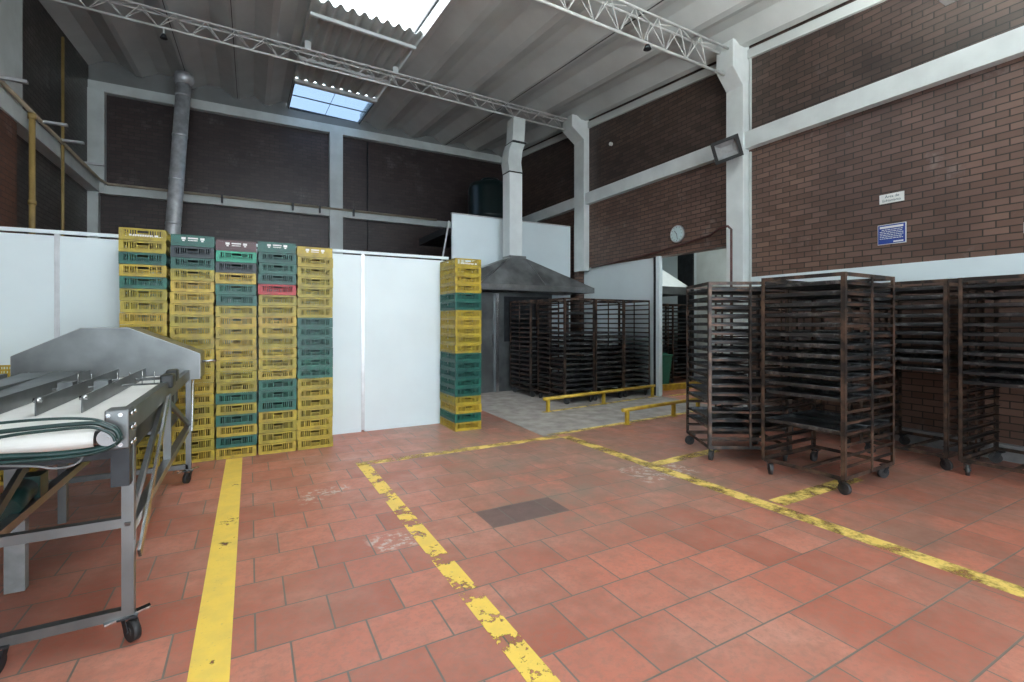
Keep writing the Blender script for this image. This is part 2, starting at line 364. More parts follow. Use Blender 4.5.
# ------------------------------------------------------------------ trusses
def truss(y,x0,x1,zl,slope,dep,pitch,label,r=.014,phase=0):
    t=thing('roof_truss',label,'roof truss',((x0+x1)/2,y,zl((x0+x1)/2) if callable(zl) else zl))
    ox,oy,oz=t.location
    def Z(x): return slope*(x-ox)
    hw=.075
    MB().tube([(x0-ox,0,Z(x0)),(x1-ox,0,Z(x1))],r*1.25,8).build('bottom_chord',M['truss'],t)
    for s in (-1,1):
        MB().tube([(x0-ox,s*hw,Z(x0)+dep),(x1-ox,s*hw,Z(x1)+dep)],r*1.0,8).build('top_chord',M['truss'],t)
    n=int((x1-x0-phase)/pitch)
    for s in (-1,1):
        mb=MB()
        for i in range(n):
            a=x0+phase+i*pitch; 
            mb.tube([(a-ox,0,Z(a)),(a+pitch/2-ox,s*hw,Z(a+pitch/2)+dep)],r*.42,6)
            mb.tube([(a+pitch/2-ox,s*hw,Z(a+pitch/2)+dep),(a+pitch-ox,0,Z(a+pitch))],r*.42,6)
        mb.build('web_bars',M['truss'],t)
    mb=MB()
    for i in range(n):
        a=x0+phase+(i+.5)*pitch; sg=1 if i%2 else -1
        mb.tube([(a-ox,-hw*sg,Z(a)+dep),(a+pitch-ox,hw*sg,Z(a+pitch)+dep)],r*.5,6)
    mb.build('top_lacing',M['truss'],t)
    return t
truss(8.93,XL+.02,6.26,lambda x:5.86-.018*(x+1.19),-.018,.22,.41,'white lattice roof truss passing in front of the tall white flue')
truss(4.88,XL+.02,6.36,lambda x:5.245-.0205*(x-3.03),-.0205,.36,.42,'white lattice roof truss nearer the camera, ending above the floodlight column',r=.016)
truss(.6,XL+.02,6.6,lambda x:4.75-.018*(x-2.98),-.018,.40,.42,'white lattice roof truss behind the camera',r=.016)
# hangers between truss and skylight strip
for x in (.87,2.38):
    tag(MB().box(x-.05,x+.05,8.88,8.98,6.07-.03*(x>2),roofz(x,8.93)-.02).build('truss_hanger',M['whiteb']),'short white block between far truss and %s edge of skylight strip'%('left' if x<1 else 'right'),'bracket')
# small lamp clamped under near truss
sp=thing('spot_lamp','small round lamp hanging under the nearer roof truss','lamp',(4.78,4.88,5.13))
MB().cyl((0,0,.0),(0,0,.06),.055,16,.03).build('lamp_shade',M['darkst'],sp); MB().cyl((0,0,.06),(0,0,.20),.01,8).build('stem',M['truss'],sp)
sp2=thing('spot_lamp','small round lamp hanging under the far roof truss near the silver flue','lamp',(-1.15,8.93,5.70))
MB().cyl((0,0,.0),(0,0,.06),.05,16,.03).build('lamp_shade',M['darkst'],sp2); MB().cyl((0,0,.06),(0,0,.17),.01,8).build('stem',M['truss'],sp2)
# silver ball vent bottom hanging in roof, top edge of the picture
gl=thing('globe_vent','shiny silver round vent cap on roof at picture top','vent',(-1.25,7.9,6.05))
mb=MB(); pr=[(0.0,-.13),(.06,-.115),(.10,-.07),(.12,-.01),(.11,.06),(.08,.12),(.075,.22)]
mb.tube([(0,0,z) for r,z in pr],[max(r,.004) for r,z in pr],20); mb.build('cap',M['chrome'],gl)

# ------------------------------------------------------------------ flues
fl=thing('flue_pipe','tall round silver flue rising behind the crate stacks to the roof','flue',(-1.486,11.15,0))
P0,P1=Vector((0,0,0)),Vector((.336,.42,6.34))
fp=lambda t:P0+(P1-P0)*t
MB().tube([fp(0),fp(1)],.128,24).build('pipe',M['galv'],fl)
for t in (.52,.66,.80,.93):
    MB().tube([fp(t-.003),fp(t+.003)],.134,24).build('seam_ring',M['galv'],fl)
MB().tube([fp(.965),fp(.985),fp(1.0)],[.14,.18,.16],20).build('collar',M['galv'],fl)
sf=thing('square_flue','tall white square flue rising from the steel hood, kinked near the top','flue',(4.72,8.62,0))
mb=MB()
def sqseg(mb,pts,w):
    vs=[]; 
    for (x,y,z) in pts: vs+=[(x-w,y-w,z),(x+w,y-w,z),(x+w,y+w,z),(x-w,y+w,z)]
    n=len(pts); fs=[(0,3,2,1),tuple(4*(n-1)+k for k in range(4))]
    for i in range(n-1):
        for k in range(4): fs.append((4*i+k,4*i+(k+1)%4,4*i+4+(k+1)%4,4*i+4+k))
    mb.add(vs,fs)
sqseg(mb,[(0,0,2.725),(0,0,4.42)],.145); mb.build('lower_shaft',M['whiteb'],sf)
mb=MB(); sqseg(mb,[(0,0,4.42),(-.03,0,4.62),(.0,0,4.86),(.09,.05,5.05)],.150); mb.build('offset_elbow',M['white'],sf)
mb=MB(); sqseg(mb,[(.09,.05,5.05),(.10,.05,5.20),(.12,.05,5.56)],.138); mb.build('upper_shaft',M['white'],sf)
for z,dx in ((4.42,0),(5.05,.09)):
    MB().box(dx-.153,dx+.153,-.153,.21 if dx else .153,z-.012,z+.012).build('joint_strap',M['darkst'],sf)

# ------------------------------------------------------------------ hood, oven, white screen wall
hd=thing('extraction_hood','dark steel pyramid extraction hood over the oven and racks','hood',(4.8,8.55,2.0))
mb=MB(); x0,x1,y0,y1=-1.75,1.53,-.55,.55
top=[(-.25,-.15),(.10,-.15),(.10,.15),(-.25,.15)]; base=[(x0,y0),(x1,y0),(x1,y1),(x0,y1)]
mb.add([(x,y,.10) for x,y in base]+[(x,y,.68) for x,y in top],[(0,1,5,4),(1,2,6,5),(2,3,7,6),(3,0,4,7),(4,5,6,7)])
mb.build('canopy',M['hood'],hd)
mb=MB(); 
for a,b in ((0,1),(1,2),(2,3),(3,0)):
    mb.bar((*base[a],.05),(*base[b],.05),.02,.11)
mb.build('lip',M['steel'],hd)
mb=MB(); mb.bar((.09,-.16,.682),(.34,y0+.01,.112),.012,.012); mb.bar((-.24,-.16,.682),(-1.1,y0+.01,.112),.012,.012); mb.build('seam',M['steel'],hd)
MB().box(-.26,.11,-.16,.16,.66,.72).build('duct_collar',M['hood'],hd)
sw=thing('screen_wall','tall white sheet screen standing behind the hood and white flue','screen',(5.06,9.2,0))
MB().box(-1.44,.05,-.03,.03,0,3.6).build('sheet',M['panel'],sw); MB().box(.055,1.50,-.03,.03,0,3.6).build('sheet',M['panel'],sw)
MB().box(-1.45,1.50,-.035,.035,3.6,3.625).build('top_cap',M['alu'],sw)
MB().bar((-1.50,0,3.45),(-1.78,-.05,2.0),.03,.03).build('brace',M['alu'],sw)
ov=thing('oven','large stainless rack oven below the steel hood','oven',(4.55,8.83,0))
MB().box(-1.1,1.05,-.34,.30,0,1.98).build('body',M['steeld'],ov)
for a,b in ((-1.05,-.68),(-.66,-.34)):
    d=MB().box(a,b,-.365,-.342,.06,1.90).build('door',M['steeld'],ov,.004); MB().bar((b-.05,-.39,.9),(b-.05,-.39,1.15),.02).build('handle',M['chrome'],d)
MB().box(-.30,-.24,-.40,-.34,0,1.95).build('door_post',M['chrome'],ov); MB().box(-.10,.95,-.36,-.345,1.0,1.9).build('control_panel',M['darkst'],ov)
tk=thing('water_tank','large dark green water tank above the white screen wall','tank',(5.25,10.75,3.45))
pr=[(.52,0),(.55,.05),(.55,.5),(.565,.52),(.55,.54),(.55,1.2),(.50,1.34),(.25,1.42)]
MB().tube([(0,0,z) for r,z in pr],[r for r,z in pr],36).build('tank_body',M['tank'],tk); MB().cyl((0,0,1.42),(0,0,1.48),.22,24).build('lid',M['tank'],tk)
struct('floor_mezzanine', MB().box(3.7,XR-.15,9.9,11.6,3.3,3.45), M['darkst'])

# ------------------------------------------------------------------ white panel partition
xs=[XL+.02,-1.66,-.20,1.26,2.42]; names=['at left below the yellow conduits','behind the conveyor hood','behind the five crate stacks','between the crate stacks']
for i in range(4):
    a,b=xs[i],xs[i+1]; t=thing('partition_panel','tall white partition panel '+names[i],'partition panel',((a+b)/2,6.28,0),0,'white partition panels')
    w=(b-a)/2
    MB().box(-w+.02,w-.02,-.012,.012,.05,2.24).build('sheet',M['panel'],t)
    MB().box(-w,-w+.02,-.02,.02,0.02,2.26).build('side_rail',M['alu'],t); MB().box(w-.02,w-.001,-.02,.02,0.02,2.26).build('side_rail',M['alu'],t)
    MB().box(-w,w-.001,-.022,.022,2.26,2.295).build('top_rail',M['panel'],t); MB().box(-w+.02,w-.02,-.018,.018,0,.05).build('bottom_rail',M['panel'],t)

# ------------------------------------------------------------------ plastic crates
CA,CB,CH=.362,.548,.1105
def crate_mesh(style):
    mb=MB(); a,b=CA/2,CB/2; t=.004
    mb.box(-a+.008,a-.008,-b+.008,b-.008,.004,.009)             # floor of the crate
    def wall(W,m,slots):
        # W half width; built in local (u, depth, z) and placed by m
        mb.box(-W,W,0,.010,0,.010,m); mb.box(-W+.004,W-.004,.006,.006+t,.010,.027,m); mb.box(-W,W,-.001,.010,.025,.031,m)
        mb.box(-W,W,.0,.012,.101,CH-.0035,m); mb.box(-W+.004,W-.004,.006,.006+t,.091,.101,m)
        mb.box(-W,-W+.016,.001,.010,.008,.100,m); mb.box(W-.016,W,.001,.010,.008,.100,m)
        if slots=='solid':
            mb.box(-W+.01,W-.01,.004,.008,.028,.09,m)
            for u in (-.105,-.052,.052,.105): mb.box(u-.003,u+.003,.0,.008,.028,.1,m)
            return
        H=.048
        for s in (-1,1):
            mb.box(s*H-.004,s*H+.004,.0,.010,.028,.1,m)
            lo,hi=sorted((s*H,s*(W-.020)))
            n=max(3,int((hi-lo)/.0185))
            for k in range(1,n):
                u=lo+(hi-lo)*k/n; wd=.0034 if k not in (n//2,) else .0065
                mb.box(u-wd,u+wd,.006,.010,.03,.09,m)
            # wider blank pad beside the corner
            u=s*(W-.024); mb.box(u-.008,u+.008,.005,.010,.03,.09,m)
        mb.box(-H,H,.002,.009,.059,.065,m)
        for k in range(-3,4): mb.box(k*.0135-.0028,k*.0135+.0028,.006,.010,.03,.060,m)
        mb.box(-H,H,.002,.009,.088,.0985,m)
    R=lambda ang: Matrix.Rotation(ang,4,'Z')
    st=style
    wall(a,Matrix.Translation((0,-b,0)),st)
    wall(a,R(PI)@Matrix.Translation((0,-b,0)),st)
    wall(b,R(-PI/2)@Matrix.Translation((0,-a,0)),'open'); wall(b,R(PI/2)@Matrix.Translation((0,-a,0)),'open')
    return mb
proto={}
def crate(loc,rz,colour,label,group,style='open'):
    key=(colour,style)
    if key not in proto:
        o=crate_mesh(style).build('plastic_crate',M[colour]); o['category']='crate'
        if style=='solid':
            mb=MB(); y=-CB/2-.0012
            mb.box(-.042,.042,y,y+.0016,.070,.082)
            for k in range(7): mb.box(-.040+k*.0115,-.032+k*.0115,y,y+.0016,.050,.060)
            for s in (-1,1):
                mb.box(s*.078-.018,s*.078+.018,y+.003,y+.0048,.062,.084); mb.box(s*.078-.010,s*.078+.010,y+.003,y+.0048,.046,.058)
            p=mb.build('printed_mark',M['print'],o); p['label']='worn white printed marking'
        if style=='text':
            mb=MB(); y=-CB/2-.0012
            for k in range(12): mb.box(-.075+k*.0128,-.066+k*.0128,y,y+.002,.036,.052)
            mb.box(-.105,-.085,y,y+.002,.036,.052); mb.box(.090,.118,y,y+.002,.036,.052)
            p=mb.build('printed_mark',M['print'],o); p['label']='worn white printed lettering'
        proto[key]=o
    else:
        s=proto[key]; o=s.copy(); COL.objects.link(o)
        for ch in s.children:
            c=ch.copy(); COL.objects.link(c); c.parent=o
    o.location=loc; o.rotation_euler=(0,0,rz); o['label']=label; o['group']=group; return o
cn={'cy':'yellow','cg':'green','ck':'dark navy','cl':'bright green','cr':'red','cm':'maroon'}
ords='topmost second third fourth fifth sixth seventh eighth ninth tenth eleventh twelfth thirteenth fourteenth fifteenth sixteenth seventeenth eighteenth nineteenth bottom'.split()
def stack(x0,seq,name,y0=5.68,lean=0,n=20,pitch=CH):
    cols=[]
    for c,k in seq: cols+=[c]*k
    n=len(cols); dx=0
    for i,c in enumerate(cols):                 # i = 0 is the top
        lvl=n-1-i
        st=('text' if cols[0]=='cy' and x0<-1 or x0>2 else 'solid') if (i==0 and n==20) else 'open'
        jx=random.uniform(-.004,.004)+lean*(lvl/19.0); jy=random.uniform(-.004,.004); rz=random.uniform(-.006,.006)
        od=ords[i] if i<n-1 else 'bottom'
        pos_='%s crate of'%od if od in('topmost','bottom') else '%s crate from the top of'%od
        o=crate((x0+CA/2+jx,y0+CB/2+jy,.001+lvl*pitch),rz,c,'%s plastic crate, %s'%(cn[c],pos_.replace(' crate','')+' '+name),'crates of '+name,st); o.scale=(1,1,pitch/CH)
stack(-1.055,[('cy',2),('cg',1),('cy',1),('cg',1),('cy',15)],'the stack behind the conveyor hood',lean=-.018,pitch=.1142)
stack(-.680,[('cg',1),('ck',1),('cg',1),('cy',17)],'the stack below the silver flue',pitch=.1128)
stack(-.302,[('cm',1),('cl',1),('ck',1),('cy',1),('cg',2),('cy',8),('cg',1),('cy',1),('cg',1),('cy',1),('cg',1),('cy',1)],'the stack with a maroon top',pitch=.1116)
stack(.078,[('cg',4),('cr',1),('cy',8),('cg',3),('cy',4)],'the stack holding a red crate',pitch=.1122)
stack(.452,[('cy',7),('cg',6),('cy',7)],'the stack beside the bare panels',pitch=.111)
stack(2.285,[('cy',4),('cg',2),('cy',5),('cg',5),('cy',2),('cg',1),('cy',1)],'the free-standing stack by the oven')
stack(-2.12,[('cy',9)],'the low stack behind the conveyor',n=9)

# ------------------------------------------------------------------ bakery racks and trays
def caster(name,parent,loc,yaw,r=.045,mat=None):
    x,y,z=loc; cy_,sy_=math.cos(yaw),math.sin(yaw)
    tr=Vector((-.028*cy_,-.028*sy_,0)); c=Vector((x,y,r))+tr; ax=Vector((-sy_,cy_,0))
    w=MB(); w.cyl(c-ax*.014,c+ax*.014,r,20); w.cyl(c-ax*.018,c+ax*.018,r*.45,12)
    f=MB(); f.box(x-.035,x+.035,y-.035,y+.035,z-.008,z)
    for s in (-1,1): f.bar(Vector((x,y,z-.008))+ax*.023*s,c+ax*.023*s,.03,.004,up=ax)
    f.cyl(c-ax*.026,c+ax*.026,.007,8)
    o=f.build(name,M['darkst'],parent); w.build('wheel',mat or M['caster'],o); return o
RH=1.80; NL=18; P0Z=.215; PITCH=.0875
def rack(loc,rz,W,Ld,label,group,nl=NL):
    # local: open side faces -x, width W along y, long sides (with runners) along x
    t=thing('bakery_rack',label,'bakery rack',loc,rz,group)
    a,b=Ld/2,W/2; p=.032
    for x,y in ((-a,-b),(a,-b),(a,b),(-a,b)):
        sx=1 if x<0 else -1; sy=1 if y<0 else -1
        m=MB(); m.box(min(x,x+sx*p),max(x,x+sx*p),min(y,y+sy*.004),max(y,y+sy*.004),.125,RH); m.box(min(x,x+sx*.004),max(x,x+sx*.004),min(y,y+sy*p),max(y,y+sy*p),.125,RH)
        m.build('post',M['rust'],t)
    for y in (-b,b):
        s=1 if y<0 else -1
        m=MB(); m.box(-.010,.010,min(y-s*.012,y),max(y-s*.012,y),.13,RH-.02); m.build('middle_post',M['rust'],t)
    m=MB()
    for z0,z1,nm in ((.118,.150,'bottom_frame'),(RH-.032,RH,'top_frame')):
        m=MB(); m.box(-a+.004,a-.004,-b+.004,-b+.009,z0,z1); m.box(-a+.004,a-.004,b-.009,b-.004,z0,z1); m.box(-a+.004,-a+.009,-b+.009,b-.009,z0,z1); m.box(a-.009,a-.004,-b+.009,b-.009,z0,z1)
        if nm=='bottom_frame': m.box(-a+.009,a-.009,-.015,.015,z0,z0+.02); m.box(-a+.01,a-.01,-b+.009,-b+.035,z0,z0+.004); m.box(-a+.01,a-.01,b-.035,b-.009,z0,z0+.004)
        m.build(nm,M['rust'],t)
    for i in range(nl):
        z=P0Z+i*PITCH
        for s in (-1,1):
            m=MB(); ys=sorted((s*(b-.005),s*(b-.009))); m.box(-a+.004,a-.004,ys[0],ys[1],z,z+.022)
            ys=sorted((s*(b-.009),s*(b-.045))); m.box(-a+.006,a-.006,ys[0],ys[1],z,z+.003)
            m.build('runner',M['rustrail'],t)
    for k,(x,y) in enumerate(((-a+.05,-b+.05),(a-.05,-b+.05),(a-.05,b-.05),(-a+.05,b-.05))):
        caster('caster',t,(x,y,.118),random.uniform(-2,2),.05)
    return t
tproto={}
def tray_mesh(W,D):
    mb=MB(); a,b=D/2,W/2; h=.028; s=.003
    vs=[(-a+s,-b+s,0),(a-s,-b+s,0),(a-s,b-s,0),(-a+s,b-s,0),(-a,-b,h),(a,-b,h),(a,b,h),(-a,b,h),
        (-a+s+.002,-b+s+.002,.002),(a-s-.002,-b+s+.002,.002),(a-s-.002,b-s-.002,.002),(-a+s+.002,b-s-.002,.002),(-a+.003,-b+.003,h),(a-.003,-b+.003,h),(a-.003,b-.003,h),(-a+.003,b-.003,h)]
    fs=[(3,2,1,0),(8,9,10,11)]
    for k in range(4):
        n=(k+1)%4; fs+=[(k,n,4+n,4+k),(4+k,4+n,12+n,12+k),(8+n,8+k,12+k,12+n)]
    mb.add(vs,fs)
    # rolled rim
    for (p,q) in (((-a,-b),(a,-b)),((a,-b),(a,b)),((a,b),(-a,b)),((-a,b),(-a,-b))):
        mb.tube([(*p,h),(*q,h)],.0035,6)
    return mb
def fill(rk,W,Ld,levels,label,group,front=True,back=True):
    nW=W-.035; D=Ld/2-.035
    c=math.cos(rk.rotation_euler.z); s=math.sin(rk.rotation_euler.z)
    for lv in levels:
        z=P0Z+lv*PITCH+.0045
        for side,on in ((-1,front),(1,back)):
            if not on: continue
            if side==1 and random.random()<.25: continue
            key=(round(nW,3),round(D,3))
            x=side*(Ld/4-.006)+random.uniform(-.012,.004)*(1 if side<0 else -1); y=random.uniform(-.002,.002)
            if key not in tproto:
                o=tray_mesh(nW-.018,D).build('baking_tray',M['tray']); tproto[key]=o; o['category']='baking tray'
            else: o=tproto[key].copy(); COL.objects.link(o)
            o.location=(rk.location.x+x*c-y*s, rk.location.y+x*s+y*c, z); o.rotation_euler=(0,0,rk.rotation_euler.z)
            k=NL-1-lv
            od=(ords[:19]+['twentieth'])[k] if k else 'top'
            o['label']='black baking tray, %s half, %s level of %s'%('front' if side<0 else 'rear',od,label)
            o['group']=group
W=.70; LD=.88
def mkrack(cx,cy,rz,w,ld,rlabel,short,levels,front=True,back=True,rg='tray racks standing on the red tiles'):
    r=rack((cx,cy,0),rz,w,ld,rlabel,rg); fill(r,w,ld,levels,short,'baking trays in '+short,front,back); return r
# rack standing free in front, nearest the camera
mkrack(4.605,2.455,math.radians(2),.70,.88,'rusty bakery rack with black trays, standing free nearest the camera','the nearest free-standing rack',[6,7,8,9,10,11,12,13,14,15,16,17]+[3])
# turned rack behind-left of it
a1=math.radians(-31); u=Vector((math.cos(a1),math.sin(a1))); v=Vector((-math.sin(a1),math.cos(a1)))
c1=Vector((4.04,3.28))+u*.41+v*.35
mkrack(c1.x,c1.y,a1,.70,.82,'rusty bakery rack turned at an angle, left of the nearest rack','the angled rack',[1,2,4,5,6,7,8,9,10,11,12,13,14,15,16,17])
mkrack(6.125,1.54,0,.72,.85,'bakery rack against the brick wall at the right picture edge','the rack at the right edge',[7,8,9,10,11,12,13,14,15,16,17])
mkrack(6.145,2.35,0,.74,.85,'bakery rack against the brick wall, behind the nearest free-standing rack','the rack behind the nearest one',[8,9,10,11,12,13,14,15,16,17])
mkrack(6.18,3.20,0,.74,.80,'bakery rack against the brick wall between the blue notice and the white column','the second wall rack',[4,6,8,10,11,12,13,14,15,16,17],True,False)
mkrack(5.98,4.10,0,.70,.75,'bakery rack by the white column, seen through the angled rack','the rack by the white column',[2,4,6,8,10,12,13,14,15],True,False)
g2='tray racks crowded below the steel hood'
# racks below the hood have their open side towards the camera side (-y)
mkrack(4.95,7.07,PI/2,.64,.86,'bakery rack at the left of the front row behind the yellow rail','the left rack behind the rail',[0,1,2,3,4,5,6,7,8,9,10,11,13,15],rg=g2)
mkrack(5.65,7.12,PI/2,.64,.86,'bakery rack in the middle of the front row behind the yellow rail','the middle rack behind the rail',[0,1,2,3,4,5,6,7,8,9,10,11],rg=g2)
mkrack(6.345,7.17,PI/2,.64,.86,'bakery rack at the right of the row, against the white infill wall','the rack by the white infill wall',[0,1,2,3,4,5,6,7,8,9,10],rg=g2)
mkrack(4.86,8.00,PI/2,.64,.80,'bakery rack standing close to the oven door','the rack close to the oven',[0,1,2,3,4,5,6,7,8,9,10,11,12,14],rg=g2)

# ------------------------------------------------------------------ yellow guard rails
def guard(a,b,posts,label):
    t=thing('guard_rail',label,'guard rail',(a[0],a[1],.004)); d=Vector((b[0]-a[0],b[1]-a[1],0)); 
    MB().tube([(0,0,.20),tuple(d+Vector((0,0,.20)))],.026,12).build('top_tube',M['yelpaint'],t)
    for f in posts:
        p=d*f; MB().box(p.x-.022,p.x+.022,p.y-.022,p.y+.022,.006,.185).build('post',M['yelpaint'],t); MB().box(p.x-.04,p.x+.04,p.y-.04,p.y+.04,0,.006).build('foot_plate',M['yelpaint'],t)
guard((3.97,6.24),(6.62,6.57),(.03,.49,.975),'long low yellow guard rail in front of the racks under the hood')
guard((4.40,4.95),(6.15,5.14),(.05,.62,.96),'short low yellow guard rail nearer the camera beside the ramp')

# ------------------------------------------------------------------ door posts, next room
struct('trim_door_post', MB().box(XR-.07,XR-.003,6.52,6.60,0,OZ), M['panel'])
struct('trim_door_track', MB().box(XR-.03,XR,6.605,6.70,0,OZ), M['darkst'])
RX0,RX1,RY0,RY1,RZ=XR+T,9.4,3.2,9.6,3.45
struct('floor_next_room', MB().box(RX0-T,RX1,RY0,RY1,-.15,-.001), M['floor'])
struct('wall_next_room', MB().box(RX1,RX1+.1,RY0,RY1,0,RZ).box(RX0,RX1,RY1,RY1+.1,0,RZ).box(RX0,RX1,RY0-.1,RY0,0,RZ), M['panel'])
struct('ceiling_next_room', MB().box(RX0,RX1,RY0,RY1,RZ,RZ+.1), M['white'])
struct('trim_next_room', MB().box(RX1-.06,RX1,8.05,8.5,0,RZ), M['darkst'])
struct('trim_next_room_sheet', MB().prism([(y/10,RX1-.02-.012*(y%2)) for y in range(55,80)]+[(7.95,RX1),(5.5,RX1)],.3,3.3,'z') if False else MB().box(RX1-.03,RX1,5.6,7.95,.2,3.3), M['white'])
struct('wall_next_room_kerb', MB().box(RX0+.4,RX1-.1,7.02,7.12,0,.12), M['yelpaint'])
h2=thing('extraction_hood','white pyramid extraction hood seen through the doorway','hood',(7.95,8.45,2.0))
base=[(-.75,-.9),(.75,-.9),(.75,.9),(-.75,.9)]; top=[(-.15,-.15),(.15,-.15),(.15,.15),(-.15,.15)]
MB().add([(x,y,.16) for x,y in base]+[(x,y,.85) for x,y in top],[(0,1,5,4),(1,2,6,5),(2,3,7,6),(3,0,4,7),(4,5,6,7)]).build('canopy',M['whiteb'],h2)
mb=MB()
for a,b in ((0,1),(1,2),(2,3),(3,0)): mb.bar((*base[a],.08),(*base[b],.08),.02,.17)
mb.build('lip',M['steeld'],h2); MB().box(-.14,.14,-.14,.14,.85,1.44).build('duct',M['whiteb'],h2)
mkrack(8.00,8.22,PI/2,.62,.80,'dark bakery rack in the next room behind the green bin','the rack behind the green bin',[0,1,2,3,5,6,7,8,10,11,12,13,15,16],rg='tray racks in the next room')
mkrack(8.75,8.22,PI/2,.62,.80,'dark bakery rack in the next room, beside the doorway steel strip','the far right rack in the next room',[0,1,2,4,5,6,7,9,10,11,12,13,14,16],rg='tray racks in the next room')
bn=thing('trash_bin','green plastic trash bin with lid beyond the doorway','trash bin',(7.70,7.50,0))
mb=MB(); mb.add([(x,y,0) for x,y in ((-.13,-.13),(.13,-.13),(.13,.13),(-.13,.13))]+[(x,y,.66) for x,y in ((-.18,-.18),(.18,-.18),(.18,.18),(-.18,.18))],[(3,2,1,0),(0,1,5,4),(1,2,6,5),(2,3,7,6),(3,0,4,7),(4,5,6,7)]); mb.build('bin_body',M['bin'],bn)
MB().box(-.20,.20,-.20,.20,.66,.70).box(-.12,.12,-.12,.12,.70,.73).build('lid',M['bin'],bn,.01)

def fixture(x,y,z,lx,ly,label,strength=None):
    t=thing('ceiling_lamp',label,'ceiling lamp',(x,y,z))
    MB().box(-lx/2,lx/2,-ly/2,ly/2,0,.05).build('housing',M['whiteb'],t)
    MB().box(-lx/2+.02,lx/2-.02,-ly/2+.02,ly/2-.02,-.025,0).build('tube',M['tubelight'],t)
fixture(8.1,6.0,3.38,.25,1.3,'fluorescent ceiling lamp in the next room')
fixture(7.9,7.35,3.38,1.2,.2,'fluorescent ceiling lamp in the next room, above its hood')

# ------------------------------------------------------------------ wall fittings
ck=thing('wall_clock','round pale wall clock on the brick above the doorway','clock',(XR-.001,6.13,2.97))
MB().cyl((0,0,0),(-.035,0,0),.155,36).build('frame',M['alu'],ck); MB().cyl((-.035,0,0),(-.038,0,0),.135,36).build('dial',M['clockf'],ck)
MB().bar((-.041,0,0),(-.041,.05,.06),.008,.003,up=(1,0,0)).build('hour_hand',M['black'],ck); MB().bar((-.041,0,0),(-.041,-.02,-.10),.006,.003,up=(1,0,0)).build('minute_hand',M['black'],ck)
mb=MB()
for k in range(12):
    a=k*PI/6; mb.bar((-.040,.11*math.sin(a),.11*math.cos(a)),(-.040,.125*math.sin(a),.125*math.cos(a)),.008,.003,up=(1,0,0))
mb.build('hour_marks',M['black'],ck)
# floodlight
fd=thing('floodlight','black framed floodlight tilted on the white column','floodlight',(6.40,4.86,4.03))
ml=Matrix.Rotation(math.radians(215),4,'Z')@Matrix.Rotation(math.radians(18),4,'Y')@Matrix.Rotation(math.radians(14),4,'X')
def bx(a,b,c,d,e,f): return MB().box(a,b,c,d,e,f,ml)
mb=MB(); 
for q in ((.0,.07,-.20,.20,.115,.165),(.0,.07,-.20,.20,-.165,-.115),(.0,.07,-.20,-.15,-.115,.115),(.0,.07,.15,.20,-.115,.115)): mb.box(*q,ml)
mb.build('frame',M['black'],fd); bx(-.05,-.001,-.15,.15,-.12,.12).build('housing',M['black'],fd)
mb=MB(); mb.add([ml@Vector(p) for p in ((.035,-.155,-.115),(.035,.155,-.115),(.035,.155,.115),(.035,-.155,.115),(.004,-.08,-.05),(.004,.08,-.05),(.004,.08,.05),(.004,-.08,.05))],[(0,1,5,4),(1,2,6,5),(2,3,7,6),(3,0,4,7),(4,5,6,7)]); mb.build('reflector',M['curb'],fd)
MB().bar((.05,.03,-.02),(.20,.04,-.02),.05,.03).build('bracket',M['black'],fd)
# small round sensor on the upper brick
tag(MB().cyl((XR-.001,7.93,5.17),(XR-.05,7.93,5.17),.038,16).build('round_detector',M['whiteb']),'small white round detector on the upper brick between the columns','detector')
# signs
def sign_text(s,size,x,y,z,mat,parent,sx=1.0):
    cu=bpy.data.curves.new('lettering','FONT'); cu.body=s; cu.size=size; cu.align_x='CENTER'; cu.extrude=.0005; cu.materials.append(mat)
    tmp=bpy.data.objects.new('tmp',cu); me=bpy.data.meshes.new_from_object(tmp); bpy.data.objects.remove(tmp); o=bpy.data.objects.new('lettering',me); COL.objects.link(o); o.parent=parent; o.location=(x,y,z); o.rotation_euler=(PI/2,0,-PI/2); o.scale=(sx,1,1); return o
s1=thing('wall_sign','small white sign with two lines of dark text on brick','sign',(XR-.001,2.86,2.88))
MB().box(-.012,0,-.125,.125,-.055,.055).build('board',M['signw'],s1)
sign_text('Área de',.045,-.0135,-.005,.008,M['ink'],s1); sign_text('Enfriamiento',.043,-.0135,0,-.038,M['ink'],s1,.85)
s2=thing('wall_sign','blue rectangular notice with white text lines on brick wall','sign',(XR-.001,2.86,2.45))
MB().box(-.010,0,-.145,.145,-.12,.12).build('border',M['signw'],s2); MB().box(-.014,-.010,-.138,.138,-.113,.113).build('blue_face',M['blue'],s2)
mb=MB(); mb.box(-.0155,-.014,-.12,.12,.072,.098); mb.box(-.0155,-.014,-.12,-.02,-.103,-.085)
for r in range(6):
    y=.12 if r else .10
    z=.050-.021*r
    while y>-.11:
        w=random.uniform(.012,.035); mb.box(-.0155,-.014,max(-.12,y-w),y,z,z+.008); y-=w+.006
mb.build('white_text_rows',M['signw'],s2)
s3=thing('wall_sign','white switch plate cut by the right picture edge on brick','switch plate',(XR-.001,2.0,2.23)); s3.location=(XR-.001,1.67,2.33)
MB().box(-.02,0,-.07,.07,-.055,.055).build('plate',M['signw'],s3); MB().box(-.03,-.02,-.015,.015,-.02,.02).build('rocker',M['whiteb'],s3)
# oxide pipe along the lintel
px=XR-.05
tag(MB().tube([(px,8.55,2.60),(px,7.6,2.65),(px,6.6,2.70),(px,5.4,2.83),(6.44,5.02,2.86),(6.42,4.86,2.86),(6.42,4.80,2.80),(6.42,4.80,0.02)],.018,8).build('oxide_pipe',M['redpipe']),'thin dark red pipe along the brick lintel, dropping beside the white column','pipe')
